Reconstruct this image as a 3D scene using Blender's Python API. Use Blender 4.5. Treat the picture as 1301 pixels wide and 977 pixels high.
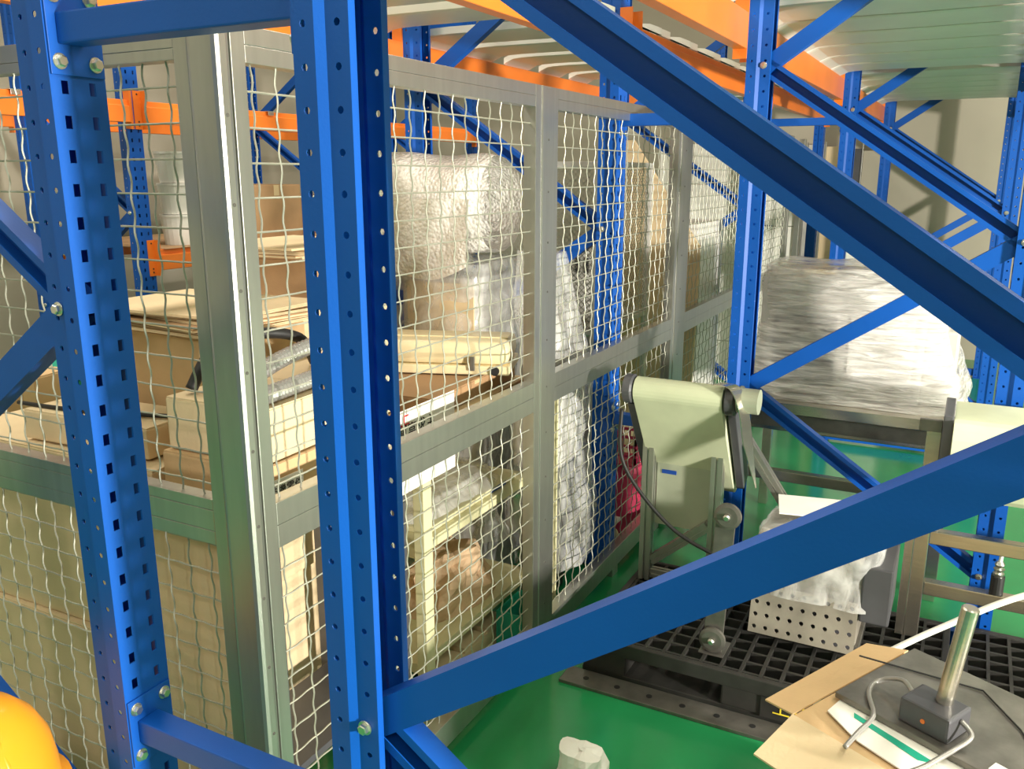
import bpy, bmesh, math, random
from mathutils import Vector, Matrix, noise
random.seed(7)
S = bpy.context.scene
for o in list(bpy.data.objects): bpy.data.objects.remove(o)
C = S.collection
R = math.radians

# ------------------------------------------------------------------ camera
cam = bpy.data.objects.new('camera', bpy.data.cameras.new('camera')); C.objects.link(cam)
cam.location = (0, 0, 1.65); cam.rotation_euler = (R(90 - 13.76), 0, R(27.9))
cam.data.sensor_fit = 'HORIZONTAL'; cam.data.sensor_width = 36; cam.data.lens = 36 * 1094 / 1301
cam.data.clip_start = .02; cam.data.clip_end = 100
S.camera = cam
# ------------------------------------------------------------------ world, lamps, exposure
w = bpy.data.worlds.new('world'); S.world = w; w.use_nodes = True
w.node_tree.nodes['Background'].inputs[0].default_value = (.9, .92, 1, 1)
w.node_tree.nodes['Background'].inputs[1].default_value = 0
def area(name, loc, target, sx, sy, power, col):
    l = bpy.data.lights.new(name, 'AREA'); l.shape = 'RECTANGLE'; l.size = sx; l.size_y = sy; l.energy = power; l.color = col
    o = bpy.data.objects.new(name, l); C.objects.link(o); o.location = loc
    o.rotation_euler = (Vector(target) - Vector(loc)).to_track_quat('-Z', 'Y').to_euler()
    return o
WARM = (1, .93, .80)
# equal ceiling tubes along the two aisles, above the picture
for x in (-3.1, 1.6):
    for y in (-2.6, .2, 3.0, 5.8): area('ceiling_tube_offscreen', (x, y, 4.42), (x, y, 0), .3, 1.5, 44, WARM)
# the hard shadows on the deck undersides and spacer tube come from one low, small source far off on the right
area('lamp_right_offscreen', (4.8, .6, 1.3), (-1.0, 3.4, 1.5), .4, .3, 520, (1, .94, .84))
vs = S.view_settings
S.display_settings.display_device = 'sRGB'
vs.view_transform = 'Standard'; vs.look = 'None'; vs.gamma = 1; vs.use_curve_mapping = False
vs.exposure = .52

# ------------------------------------------------------------------ materials
def nodes(name):
    m = bpy.data.materials.new(name); m.use_nodes = True
    return m, m.node_tree.nodes, m.node_tree.links, m.node_tree.nodes['Principled BSDF']
def M(name, col, rough=.5, metal=0, var=.12, scale=6, bump=0, bscale=60, spec=.5, stretch=None, coat=0):
    m, n, l, p = nodes(name)
    tc = n.new('ShaderNodeTexCoord'); nz = n.new('ShaderNodeTexNoise'); nz.inputs['Scale'].default_value = scale
    nz.inputs['Detail'].default_value = 5
    src = tc.outputs['Object']
    if stretch:
        mp = n.new('ShaderNodeMapping'); mp.inputs['Scale'].default_value = stretch
        l.new(src, mp.inputs[0]); src = mp.outputs[0]
    l.new(src, nz.inputs['Vector'])
    r = n.new('ShaderNodeValToRGB')
    r.color_ramp.elements[0].position = .3; r.color_ramp.elements[1].position = .7
    r.color_ramp.elements[0].color = [c * (1 - var) for c in col] + [1]
    r.color_ramp.elements[1].color = [min(1, c * (1 + var)) for c in col] + [1]
    l.new(nz.outputs[0], r.inputs[0]); l.new(r.outputs[0], p.inputs['Base Color'])
    p.inputs['Roughness'].default_value = rough; p.inputs['Metallic'].default_value = metal
    p.inputs['Specular IOR Level'].default_value = spec; p.inputs['Coat Weight'].default_value = coat
    if bump:
        b = n.new('ShaderNodeBump'); n2 = n.new('ShaderNodeTexNoise'); n2.inputs['Scale'].default_value = bscale
        l.new(src, n2.inputs['Vector']); b.inputs['Strength'].default_value = bump; b.inputs['Distance'].default_value = .004
        l.new(n2.outputs[0], b.inputs['Height']); l.new(b.outputs[0], p.inputs['Normal'])
    return m
def film(name, col, lo, hi, scale, stretch, rough=.12, bubble=0, rot=0, bd=.012):
    m, n, l, p = nodes(name)
    p.inputs['Base Color'].default_value = (*col, 1); p.inputs['Roughness'].default_value = rough
    p.inputs['Specular IOR Level'].default_value = .8
    tc = n.new('ShaderNodeTexCoord'); mp = n.new('ShaderNodeMapping'); mp.inputs['Scale'].default_value = stretch; mp.inputs['Rotation'].default_value = (0, R(rot), 0)
    l.new(tc.outputs['Object'], mp.inputs[0])
    nz = n.new('ShaderNodeTexNoise'); nz.inputs['Scale'].default_value = scale; nz.inputs['Detail'].default_value = 6
    nz.inputs['Distortion'].default_value = .6
    l.new(mp.outputs[0], nz.inputs['Vector'])
    mr = n.new('ShaderNodeMapRange'); mr.inputs[1].default_value = .35; mr.inputs[2].default_value = .68
    mr.inputs[3].default_value = lo; mr.inputs[4].default_value = hi
    l.new(nz.outputs[0], mr.inputs[0])
    b = n.new('ShaderNodeBump'); b.inputs['Strength'].default_value = .6; b.inputs['Distance'].default_value = bd
    l.new(nz.outputs[0], b.inputs['Height']); out = b.outputs[0]
    if bubble:
        vo = n.new('ShaderNodeTexVoronoi'); vo.inputs['Scale'].default_value = bubble
        l.new(tc.outputs['Object'], vo.inputs['Vector'])
        b2 = n.new('ShaderNodeBump'); b2.inputs['Strength'].default_value = .8; b2.inputs['Distance'].default_value = .006; b2.invert = True
        l.new(vo.outputs[0], b2.inputs['Height']); l.new(out, b2.inputs['Normal']); out = b2.outputs[0]
    l.new(out, p.inputs['Normal'])
    t = n.new('ShaderNodeBsdfTransparent'); mx = n.new('ShaderNodeMixShader')
    l.new(mr.outputs[0], mx.inputs[0]); l.new(t.outputs[0], mx.inputs[1]); l.new(p.outputs[0], mx.inputs[2])
    l.new(mx.outputs[0], n['Material Output'].inputs['Surface'])
    return m
BLUE = M('blue_paint', (.002, .085, .43), .46, 0, .10, 3, .05, 220, .35)
ORANGE = M('orange_paint', (.82, .20, .025), .35, 0, .08, 4)
ZINC = M('zinc_bolt', (.75, .74, .68), .28, 1, .1)
ALU = M('mill_aluminium', (.50, .50, .46), .36, .9, .06, 5, .04, 90, stretch=(8, 8, 1))
WIRE = M('galvanised_wire', (.46, .46, .38), .5, .5, .12, 20)
DECK = M('white_deck_steel', (.82, .80, .74), .42, 0, .05, 3)
CARD = M('cardboard', (.62, .42, .22), .85, 0, .10, 5, .15, 120)
CARDL = M('pale_cardboard', (.74, .58, .36), .85, 0, .08, 5, .15, 120)
CARDB = M('brown_cardboard', (.40, .24, .12), .88, 0, .14, 5, .15, 120)
TAPE = M('tape', (.66, .50, .28), .3, 0, .05)
PAPER = M('white_paper', (.86, .84, .78), .8, 0, .04)
INK = M('black_ink', (.02, .02, .02), .6, 0, 0)
RED = M('red_ink', (.62, .02, .02), .6, 0, 0)
YEL = M('yellow_paint', (.80, .62, .04), .5, 0, .05)
CREAM = M('cream_plastic', (.80, .68, .42), .32, 0, .05, 4)
CREAMST = M('cream_steel', (.66, .62, .38), .4, 0, .08, 9)
BLACKP = M('black_plastic', (.024, .023, .021), .5, 0, .3, 14, .1)
RUB = M('black_rubber', (.012, .012, .012), .55, 0, .2)
STEEL = M('stainless', (.62, .58, .50), .25, .95, .10, 6, .06, 80, stretch=(1, 1, 14))
DSTEEL = M('worn_steel', (.20, .19, .17), .42, .7, .3, 12, .1)
BELT = M('pale_green_belt', (.60, .64, .44), .55, 0, .08, 7)
CONV = M('grey_green_sheet', (.40, .43, .32), .45, .2, .10, 7)
MACH = M('machine_grey', (.58, .56, .52), .45, .2, .25, 5)
DULL = M('dull_steel', (.33, .30, .25), .4, .4, .25, 9)
MACHD = M('machine_dark', (.10, .10, .11), .4, .3, .2, 5)
WHITEP = M('white_enamel', (.82, .80, .75), .35, 0, .05)
GREENP = M('green_plastic', (.02, .38, .25), .4, 0, .1)
PINK = M('magenta_plastic', (.62, .05, .13), .4, 0, .1)
BLUEP = M('dark_blue_plastic', (.01, .06, .32), .4, 0, .1)
HOSE = M('grey_hose', (.33, .32, .30), .3, .35, .1)
HELM = M('hard_hat_shell', (1.0, .36, .02), .22, 0, .05)
WHITEC = M('white_cable', (.80, .80, .75), .45, 0, .03)
KRAFT = M('kraft_paper', (.60, .42, .26), .8, 0, .12, 9, .3, 30)
FILM = film('stretch_film', (.98, .95, .91), .30, .92, 7, (1.0, 1.0, 9), .09, 0, 24, .045)
FILMT = film('thin_film', (.90, .90, .88), .16, .52, 6, (3, 3, 1.5))
BUBBLE = film('bubble_wrap', (.97, .94, .89), .85, 1.0, 7, (2, 2, 2), .22, 75)
def floor_mat():
    m = M('green_epoxy', (.018, .25, .085), .15, 0, .22, 1.6, .03, 30)
    return m
def plaster(name, col): return M(name, col, .9, 0, .06, 1.2, .05, 25)
FLOOR = floor_mat(); WALL = plaster('beige_wall', (.43, .39, .31)); CEIL = plaster('ceiling_white', (.55, .54, .50))

# ------------------------------------------------------------------ mesh helpers
class MB:
    def __init__(s, xf=None): s.v = []; s.f = []; s.xf = xf
    def add(s, vs, fs):
        k = len(s.v)
        s.v += [Vector(v) if s.xf is None else s.xf @ Vector(v) for v in vs]
        s.f += [tuple(i + k for i in f) for f in fs]; return s
    def box(s, x0, x1, y0, y1, z0, z1):
        return s.add([(x, y, z) for z in (z0, z1) for y in (y0, y1) for x in (x0, x1)],
                     [(0, 2, 3, 1), (4, 5, 7, 6), (0, 1, 5, 4), (2, 6, 7, 3), (0, 4, 6, 2), (1, 3, 7, 5)])
    def bar(s, p, q, wd, hd, up=(0, 0, 1)):
        p, q = Vector(p), Vector(q); d = (q - p).normalized(); a = d.cross(Vector(up)).normalized(); b = a.cross(d)
        vs = [c + a * (i * wd / 2) + b * (j * hd / 2) for c in (p, q) for i, j in ((-1, -1), (1, -1), (1, 1), (-1, 1))]
        return s.add(vs, [(0, 1, 2, 3), (7, 6, 5, 4)] + [(i, i + 4, (i + 1) % 4 + 4, (i + 1) % 4) for i in range(4)])
    def sweep(s, p, q, prof, up, cap=False):
        # prof: closed 2d polygon (a,b) swept from p to q; a = d x up, b = up side
        p, q = Vector(p), Vector(q); d = (q - p).normalized(); a = d.cross(Vector(up)).normalized(); b = a.cross(d); n = len(prof)
        vs = [c + a * u + b * v for c in (p, q) for u, v in prof]
        fs = [(i, i + n, (i + 1) % n + n, (i + 1) % n) for i in range(n)]
        if cap: fs += [tuple(range(n)), tuple(range(2 * n - 1, n - 1, -1))]
        return s.add(vs, fs)
    def tube(s, path, r, n=8, cap=True):
        path = [Vector(p) for p in path]; k = len(path); vs = []; ref = None
        for i, p in enumerate(path):
            t = (path[min(i + 1, k - 1)] - path[max(i - 1, 0)]).normalized()
            if ref is None: ref = t.orthogonal().normalized()
            ref = (ref - t * ref.dot(t)).normalized(); bb = t.cross(ref); rr = r[i] if isinstance(r, (list, tuple)) else r
            vs += [p + (ref * math.cos(2 * math.pi * j / n) + bb * math.sin(2 * math.pi * j / n)) * rr for j in range(n)]
        fs = [(i * n + j, i * n + (j + 1) % n, (i + 1) * n + (j + 1) % n, (i + 1) * n + j) for i in range(k - 1) for j in range(n)]
        if cap: fs += [tuple(range(n - 1, -1, -1)), tuple(range((k - 1) * n, k * n))]
        return s.add(vs, fs)
    def lathe(s, prof, c, axis=(0, 0, 1), n=20):
        # prof: (r, h) along axis from c
        ax = Vector(axis).normalized(); a = ax.orthogonal().normalized(); b = ax.cross(a); c = Vector(c); vs = []
        for r, h in prof: vs += [c + ax * h + (a * math.cos(2 * math.pi * j / n) + b * math.sin(2 * math.pi * j / n)) * r for j in range(n)]
        k = len(prof)
        fs = [(i * n + j, i * n + (j + 1) % n, (i + 1) * n + (j + 1) % n, (i + 1) * n + j) for i in range(k - 1) for j in range(n)]
        fs += [tuple(range(n - 1, -1, -1)), tuple(range((k - 1) * n, k * n))]
        return s.add(vs, fs)
def wloc(o):
    v = Vector((0, 0, 0))
    while o: v = v + Vector(o.location); o = o.parent
    return v
def tag(o, label=None, cat=None, group=None, kind=None):
    for k, v in (('label', label), ('category', cat), ('group', group), ('kind', kind)):
        if v: o[k] = v
    return o
def thing(name, label, cat, loc=(0, 0, 0), group=None):
    o = bpy.data.objects.new(name, None); C.objects.link(o); o.location = loc; o.empty_display_size = .05
    return tag(o, label, cat, group)
def build(mb, name, mat, parent=None, bev=0, smooth=False, label=None, cat=None, group=None, kind=None, origin=None):
    off = wloc(parent) if parent else Vector(origin or (0, 0, 0))
    me = bpy.data.meshes.new(name); me.from_pydata([v - off for v in mb.v], [], mb.f)
    bm = bmesh.new(); bm.from_mesh(me); bmesh.ops.recalc_face_normals(bm, faces=bm.faces)
    if bev:
        es = [e for e in bm.edges if len(e.link_faces) == 2 and e.calc_face_angle(0) > .6]
        bmesh.ops.bevel(bm, geom=es, offset=bev, segments=2, affect='EDGES', profile=.6, clamp_overlap=True)
    bm.to_mesh(me); bm.free()
    if smooth:
        for p in me.polygons: p.use_smooth = True
    me.materials.append(mat)
    o = bpy.data.objects.new(name, me); C.objects.link(o)
    if parent: o.parent = parent
    else: o.location = off
    return tag(o, label, cat, group, kind)
def inst(src, name, parent, loc=(0, 0, 0), rz=0):
    o = src.copy(); o.name = name; C.objects.link(o); o.parent = parent; o.location = loc; o.rotation_euler = (0, 0, rz); return o
def bxo(name, mat, parent, x0, x1, y0, y1, z0, z1, bev=.002, **k):
    return build(MB().box(x0, x1, y0, y1, z0, z1), name, mat, parent, bev, **k)
def XF(x, y, z, rz): return Matrix.Translation((x, y, z)) @ Matrix.Rotation(R(rz), 4, 'Z')
def struct(mb, name, mat, bev=0): return build(mb, name, mat, None, bev, kind='structure')
def text(body, size, mat, xf, name, parent, depth=.0006):
    cu = bpy.data.curves.new(name, 'FONT'); cu.body = body; cu.size = size; cu.extrude = depth; cu.resolution_u = 2
    cu.align_x = 'LEFT'
    t = bpy.data.objects.new(name, cu); C.objects.link(t)
    dg = bpy.context.evaluated_depsgraph_get(); me = bpy.data.meshes.new_from_object(t.evaluated_get(dg))
    bpy.data.objects.remove(t)
    me.transform(xf); off = wloc(parent); me.transform(Matrix.Translation(-off)); me.materials.clear(); me.materials.append(mat)
    o = bpy.data.objects.new(name, me); C.objects.link(o); o.parent = parent
    return o
def hull(cx, cy, z0, h, prof, n=56, m=26, ex=5, amp=.012, fr=(7, 7, 14), seed=0, rz=0, cap=True):
    """rounded-box skin; prof(t)->(half x, half y, shift x, shift y)"""
    vs = []; fs = []; ca, sa = math.cos(R(rz)), math.sin(R(rz))
    def ring(t, k, z):
        a, b, ox, oy = prof(t)
        for j in range(n):
            th = 2 * math.pi * j / n; c, s_ = math.cos(th), math.sin(th); rr = (abs(c) ** ex + abs(s_) ** ex) ** (-1 / ex)
            x, y = a * k * c * rr + ox, b * k * s_ * rr + oy
            p = Vector((x * fr[0] + seed, y * fr[1], z * fr[2]))
            d = amp * (noise.noise(p) + .5 * noise.noise(p * 2.3) - .4 * abs(noise.noise(p * 1.4)))
            x += c * d; y += s_ * d
            vs.append((cx + x * ca - y * sa, cy + x * sa + y * ca, z + .6 * d * (1 if t > .5 else .1)))
    for i in range(m): ring(i / (m - 1), 1, z0 + h * (i / (m - 1)))
    lv = m
    if cap:
        for k in (.96, .8, .55, .28, .06): ring(1, k, z0 + h + .012 * (1 - k)); lv += 1
    for i in range(lv - 1):
        for j in range(n): fs.append((i * n + j, i * n + (j + 1) % n, (i + 1) * n + (j + 1) % n, (i + 1) * n + j))
    if cap: fs.append(tuple(range((lv - 1) * n, lv * n)))
    mb = MB(); mb.add(vs, fs); return mb
def smoothpath(pts, k=6):
    pts = [Vector(p) for p in pts]; out = []
    for i in range(len(pts) - 1):
        p0, p1, p2, p3 = pts[max(i - 1, 0)], pts[i], pts[i + 1], pts[min(i + 2, len(pts) - 1)]
        for j in range(k):
            t = j / k
            out.append(.5 * ((2 * p1) + (p2 - p0) * t + (2 * p0 - 5 * p1 + 4 * p2 - p3) * t * t + (3 * p1 - p0 - 3 * p2 + p3) * t ** 3))
    return out + [pts[-1]]

# ------------------------------------------------------------------ room shell
XL, XR, YN, YF, ZC = -5.7, 5.2, -4.6, 8.75, 4.5
struct(MB().box(XL, XR, YN, YF, -.1, 0), 'floor', FLOOR)
struct(MB().box(XL, XR, YN, YF, ZC, ZC + .1), 'ceiling', CEIL)
struct(MB().box(XL - .1, XL, YN, YF, 0, ZC), 'wall_left', WALL)
struct(MB().box(XR, XR + .1, YN, YF, 0, ZC), 'wall_right', WALL)
struct(MB().box(XL - .1, XR + .1, YF, YF + .1, 0, ZC), 'wall_back', WALL)
struct(MB().box(XL - .1, XR + .1, YN - .1, YN, 0, ZC), 'wall_front', WALL)

# ------------------------------------------------------------------ pallet rack uprights
PH = 3.0
def post_mesh():
    t = .0022; mb = MB()
    prof = [(-.080, .026), (-.080, .039), (-.045, .039), (-.034, .047), (0, .047), (0, 0), (0, -.047), (-.034, -.047), (-.045, -.039), (-.080, -.039), (-.080, -.026)]
    inn = [(-.080 + t, .026), (-.080 + t, .039 - t), (-.045, .039 - t), (-.034, .047 - t), (-t, .047 - t), (-t, 0), (-t, -.047 + t), (-.034, -.047 + t), (-.045, -.039 + t), (-.080 + t, -.039 + t), (-.080 + t, -.026)]
    kind = {1: 'r', 3: 'r', 4: 's', 5: 's', 6: 'r', 8: 'r'}
    n = int(PH / .05)
    for i in range(len(prof) - 1):
        a, b, c, d = prof[i], prof[i + 1], inn[i], inn[i + 1]
        L = math.dist(a, b)
        def P(q, side, z):
            p0, p1 = (a, b) if side == 0 else (c, d)
            return (p0[0] + (p1[0] - p0[0]) * q, p0[1] + (p1[1] - p0[1]) * q, z)
        if i not in kind:
            for sd in (0, 1): mb.add([P(0, sd, 0), P(1, sd, 0), P(1, sd, PH), P(0, sd, PH)], [(0, 1, 2, 3)])
            continue
        for j in range(n):
            z0 = j * .05; zc = z0 + .025
            out = [(0, z0), (.5, z0), (1, z0), (1, zc), (1, z0 + .05), (.5, z0 + .05), (0, z0 + .05), (0, zc)]
            if kind[i] == 'r':
                h = [(.5 + .0048 / L * math.cos(R(225 + 45 * k)), zc + .0048 * math.sin(R(225 + 45 * k))) for k in range(8)]
            else:
                hw, hh = .0055 / L, .0095
                h = [(.5 - hw, zc - hh), (.5, zc - hh), (.5 + hw, zc - hh), (.5 + hw, zc), (.5 + hw, zc + hh), (.5, zc + hh), (.5 - hw, zc + hh), (.5 - hw, zc)]
            vs = [P(q, sd, z) for sd in (0, 1) for ring in (out, h) for q, z in ring]
            fs = []
            for k in range(8):
                e = (k + 1) % 8
                fs += [(k, e, 8 + e, 8 + k), (16 + k, 24 + k, 24 + e, 16 + e), (8 + k, 8 + e, 24 + e, 24 + k)]
            mb.add(vs, fs)
    mb.add([(p[0], p[1], 0) for p in (prof[0], inn[0])] + [(p[0], p[1], PH) for p in (prof[0], inn[0])], [(0, 1, 3, 2)])
    mb.add([(p[0], p[1], 0) for p in (prof[-1], inn[-1])] + [(p[0], p[1], PH) for p in (prof[-1], inn[-1])], [(0, 1, 3, 2)])
    return mb
def hexbolt(mb, c, ax, r=.0085):
    return mb.lathe([(r * 1.35, 0), (r * 1.35, .0015), (r * 1.3, .002)], c, ax, 14).lathe([(r, .002), (r, .008), (r * .8, .0095)], c, ax, 6)
DEP = .96
ZN = [(.04, 'h'), (.30, 'R'), (.87, 'L'), (1.44, 'R'), (2.01, 'L'), (2.58, 'R'), (2.94, 'h')]
def chan(open_neg, wd=.054, fl=.036, t=.002):
    # (a, b): a across frame (Y), b in web direction
    s = -1 if open_neg else 1
    h, w2, lp = fl / 2, wd / 2, .014
    pr = [(-h, w2), (h, w2), (h, -w2), (-h, -w2), (-h, -w2 + lp), (-h + t, -w2 + lp), (-h + t, -w2 + t), (h - t, -w2 + t), (h - t, w2 - t), (-h + t, w2 - t), (-h + t, w2 - lp), (-h, w2 - lp)]
    return [(-s * a, b) for a, b in pr]
FR0 = thing('upright_frame', 'x', 'rack frame', (0, 0, 0))
p0 = build(post_mesh(), 'post', BLUE, FR0); p0.location = (0, 0, 0); p0.rotation_euler = (0, 0, math.pi)
p1 = inst(p0, 'post', FR0, (DEP, 0, 0), 0)
xl, xr = .060, DEP - .060
nz = [(xl if k == 'L' else xr, z) for z, k in ZN if k in 'LR']
for i in range(len(nz) - 1):
    (xa, za), (xb, zb) = nz[i], nz[i + 1]
    if xa > xb: (xa, za), (xb, zb) = (xb, zb), (xa, za)
    fall = zb < za
    # the channel opens towards -Y on falling diagonals
    d = Vector((xb - xa, 0, zb - za)).normalized()
    mb = MB(); up = Vector((0, 1, 0)).cross(d)
    a = d.cross(up).normalized()
    s_open = (a.y > 0)
    mb.sweep(Vector((xa, 0, za)) - d * .012, Vector((xb, 0, zb)) + d * .012, chan(fall == s_open), up)
    build(mb, 'brace', BLUE, FR0)
for z in (.04, 2.94):
    build(MB().sweep((xl, 0, z), (xr, 0, z), chan(True), (0, 0, 1)), 'horizontal_brace', BLUE, FR0)
for x, z in nz:
    mb = MB(); hexbolt(mb, (x + (.003 if x > .5 else -.003), -.0395, z), (0, -1, 0)); build(mb, 'bolt', ZINC, FR0)
for x in (.04, DEP - .04):
    bxo('foot_plate', BLUE, FR0, x - .040, x + .040, -.075, .075, 0, .006)
def copy_tree(o, parent=None):
    c = o.copy(); C.objects.link(c); c.parent = parent
    for ch in list(o.children): copy_tree(ch, c)
    return c
X1, X2, X3 = -.757, -2.182, -5.03
YS = [.907, 3.2, 5.58, 8.0]
YS3 = [3.33, 5.15, 6.97]
frames = [(X1, YS[0], 'blue slotted rack frame with perforated post and braces in front of wire cage'),
          (X1, YS[1], 'blue rack frame whose post rises between cage and film-wrapped machine'),
          (X1, YS[2], 'blue rack frame standing behind the film-wrapped machine'),
          (X1, YS[3], 'blue rack frame against the back wall beyond wrapped machine'),
          (X2, YS[0], 'blue rack frame with rectangular slots bolted to both spacer tubes left of cage corner'),
          (X2, YS[1], 'blue rack frame standing inside the wire cage beside the bubble-wrapped roll'),
          (X2, YS[2], 'blue rack frame behind the white cabinet past the cage'),
          (X2, YS[3], 'blue rack frame at back wall behind the caged goods'),
          (X3, YS3[0], 'dark blue rack frame by left wall nearest the stacked buckets'),
          (X3, YS3[1], 'dark blue rack frame by left wall with pale load sign on its post'),
          (X3, YS3[2], 'dark blue rack frame by left wall at far end of orange beams')]
for i, (x, y, lab) in enumerate(frames):
    o = FR0 if i == 0 else copy_tree(FR0)
    o.location = (x, y, 0); tag(o, lab, 'rack frame', 'blue pallet rack uprights')

# ------------------------------------------------------------------ orange beams along Y
def make_beam(L, facing):
    """box beam with step, connectors at both ends; front face sits on x=0 plane of posts, bulges to +x*facing"""
    root = thing('rack_crossbar', 'x', 'crossbar')
    s = facing; h = .115
    pr = [(0, 0), (.045, 0), (.045, h - .030), (.030, h - .030), (.030, h), (0, h)]
    vs = [(s * u, y, v) for y in (.053, L - .053) for u, v in pr]; n = len(pr)
    mb = MB().add(vs, [(i, i + n, (i + 1) % n + n, (i + 1) % n) for i in range(n)] + [tuple(range(n)), tuple(range(2 * n - 1, n - 1, -1))])
    build(mb, 'beam_body', ORANGE, root, .003)
    for y, e in ((.0, 1), (L, -1)):
        yy = y + e * .05
        mb = MB().box(min(0, s * .048), max(0, s * .048), min(yy, yy + e * .004), max(yy, yy + e * .004), -.032, .168)
        mb.box(min(0, s * .004), max(0, s * .004), min(y + e * .004, yy), max(y + e * .004, yy), -.032, .168)
        cn = build(mb, 'connector', ORANGE, root)
        for z in (-.012, .008, .150):
            b = MB().lathe([(.005, 0), (.005, .001)], (s * .004, y + e * .03, z), (s, 0, 0), 8); build(b, 'rivet', BLACKP, cn)
    return root
def place(o, loc, lab, cat, group): o.location = loc; return tag(o, lab, cat, group)
ZB = 2.066
beams = {}
def beam(x, y0, y1, z, facing, lab, group):
    k = (round(y1 - y0, 3), facing)
    if k not in beams: beams[k] = make_beam(y1 - y0, facing); o = beams[k]
    else: o = copy_tree(beams[k])
    place(o, (x, y0, z), lab, 'crossbar', group)
bays = [('above the cage', 'first'), ('past the cage corner post', 'second'), ('nearest the back wall', 'third')]
for i, (bt, _) in enumerate(bays):
    a, b = YS[i], YS[i + 1]
    beam(X2 + DEP, a, b, ZB, 1, 'orange step beam %s, on the aisle-side posts of the cage rack' % bt, 'orange beams over the cage')
    beam(X2, a, b, ZB, -1, 'orange step beam %s, on the rear posts of the cage rack' % bt, 'orange beams over the cage')
    mt = ['in front of the wrapped machine', 'above the wrapped machine', 'nearest the back wall'][i]
    beam(X1, a, b, ZB, -1, 'orange step beam %s, on the posts facing the cage' % mt, 'orange beams over the machines')
    beam(X1 + DEP, a, b, ZB, 1, 'orange step beam %s, on the posts away from the cage' % mt, 'orange beams over the machines')
for i in range(2):
    for x, s, tx in ((X3 + DEP, 1, 'front'), (X3, -1, 'rear')):
        for z, lv in ((1.915, 'upper'), (1.12, 'lower')):
            beam(x, YS3[i], YS3[i + 1], z, s, 'orange %s beam on %s posts of left-wall rack, %s bay' % (lv, tx, ['bucket', 'load-sign'][i]), 'orange beams of the left-wall rack')
beam(X3 + DEP, 1.51, YS3[0], 1.915, 1, 'orange beam end left of the slotted post, with white clip', 'orange beams of the left-wall rack')
beam(X3, 1.51, YS3[0], 1.915, -1, 'orange rear beam end left of the slotted post', 'orange beams of the left-wall rack')
for y in (2.62, 3.72, 3.92, 4.3):
    c = thing('deck_clip', 'small galvanised clip hooked over orange beam of left-wall rack', 'clip', (X3 + DEP + .02, y, 2.03), 'clips on the left-wall beam')
    bxo('hook', ZINC, c, X3 + DEP - .01, X3 + DEP + .05, y, y + .06, 2.0305, 2.034)
    bxo('tongue', ZINC, c, X3 + DEP + .0465, X3 + DEP + .05, y + .005, y + .055, 2.008, 2.0305)

# ------------------------------------------------------------------ slatted decks
def slat_mesh(wd, n=10):
    """pressed steel plank spanning the rack depth, ends turned down a little"""
    mb = MB(); xs = [-.02, 0, .03, .07, .15, .5 * DEP, DEP - .15, DEP - .07, DEP - .03, DEP, DEP + .02]
    dz = [-.021, -.012, .0, .004, .006, .004, .006, .004, 0, -.012, -.021]
    pr = [(0, .028), (0, 0), (.018, -.004), (wd - .018, -.004), (wd, 0), (wd, .028), (wd - .002, .028), (wd - .002, .003), (.002, .003), (.002, .028)]
    k = len(pr); vs = [(x, y, z + (d if i in range(1, 9) else d)) for x, d in zip(xs, dz) for i, (y, z) in enumerate(pr)]
    fs = [(i * k + j, i * k + (j + 1) % k, (i + 1) * k + (j + 1) % k, (i + 1) * k + j) for i in range(len(xs) - 1) for j in range(k)]
    return mb.add(vs, fs)
def deck(x, y0, y1, wd, pitch, lab):
    root = thing('slatted_deck', lab, 'rack deck', (x, y0, 2.181 + .030))
    first = None; y = y0
    while y + wd < y1:
        if first is None:
            mb = slat_mesh(wd); first = build(mb, 'slat', DECK, None); first.parent = root
        else: inst(first, 'slat', root, (0, y - y0, 0))
        y += pitch
deck(X1, 1.05, 3.12, .345, .40, 'white slatted steel deck above the front rack bay')
deck(X1, 3.27, 5.52, .335, .37, 'white slatted steel deck above the film-wrapped machine')
deck(X1, 5.65, 7.93, .335, .37, 'white slatted steel deck between wrapped machine and back wall')
deck(X2, 2.40, 3.12, .26, .385, 'white steel deck planks above the caged goods')
deck(X2, 3.27, 5.50, .29, .40, 'white slatted steel deck beyond the cage, over the white cabinet')
deck(X2, 5.65, 7.92, .29, .40, 'white slatted steel deck near back wall, behind the caged goods')

def added(lab, y0, y1):  # unseen blocks added above the decks to darken the gaps between slats
    t = thing('gap_shade_block', lab, 'shading block', (X1 + .48, (y0 + y1) / 2, 2.245), 'unseen shading blocks stored on the machine rack deck')
    for k in range(3): bxo('skid', CARDB, t, X1 + .02, X1 + DEP - .02, y0 + k * (y1 - y0 - .2) / 2, y0 + .2 + k * (y1 - y0 - .2) / 2, 2.245, 2.265, .002)
    bxo('shade_block', CARDB, t, X1 + .01, X1 + DEP - .01, y0, y1, 2.2655, 2.9, .01)
added('unseen brown shading block stored on deck above film-wrapped machine, by the cage-side post', 3.30, 4.36)
added('unseen brown shading block stored on deck above film-wrapped machine, farther bay half', 4.40, 5.46)
added('unseen brown shading block stored on deck between wrapped machine and back wall', 5.70, 6.76)
added('unseen brown shading block stored on deck nearest the back wall', 6.80, 7.86)
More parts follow.
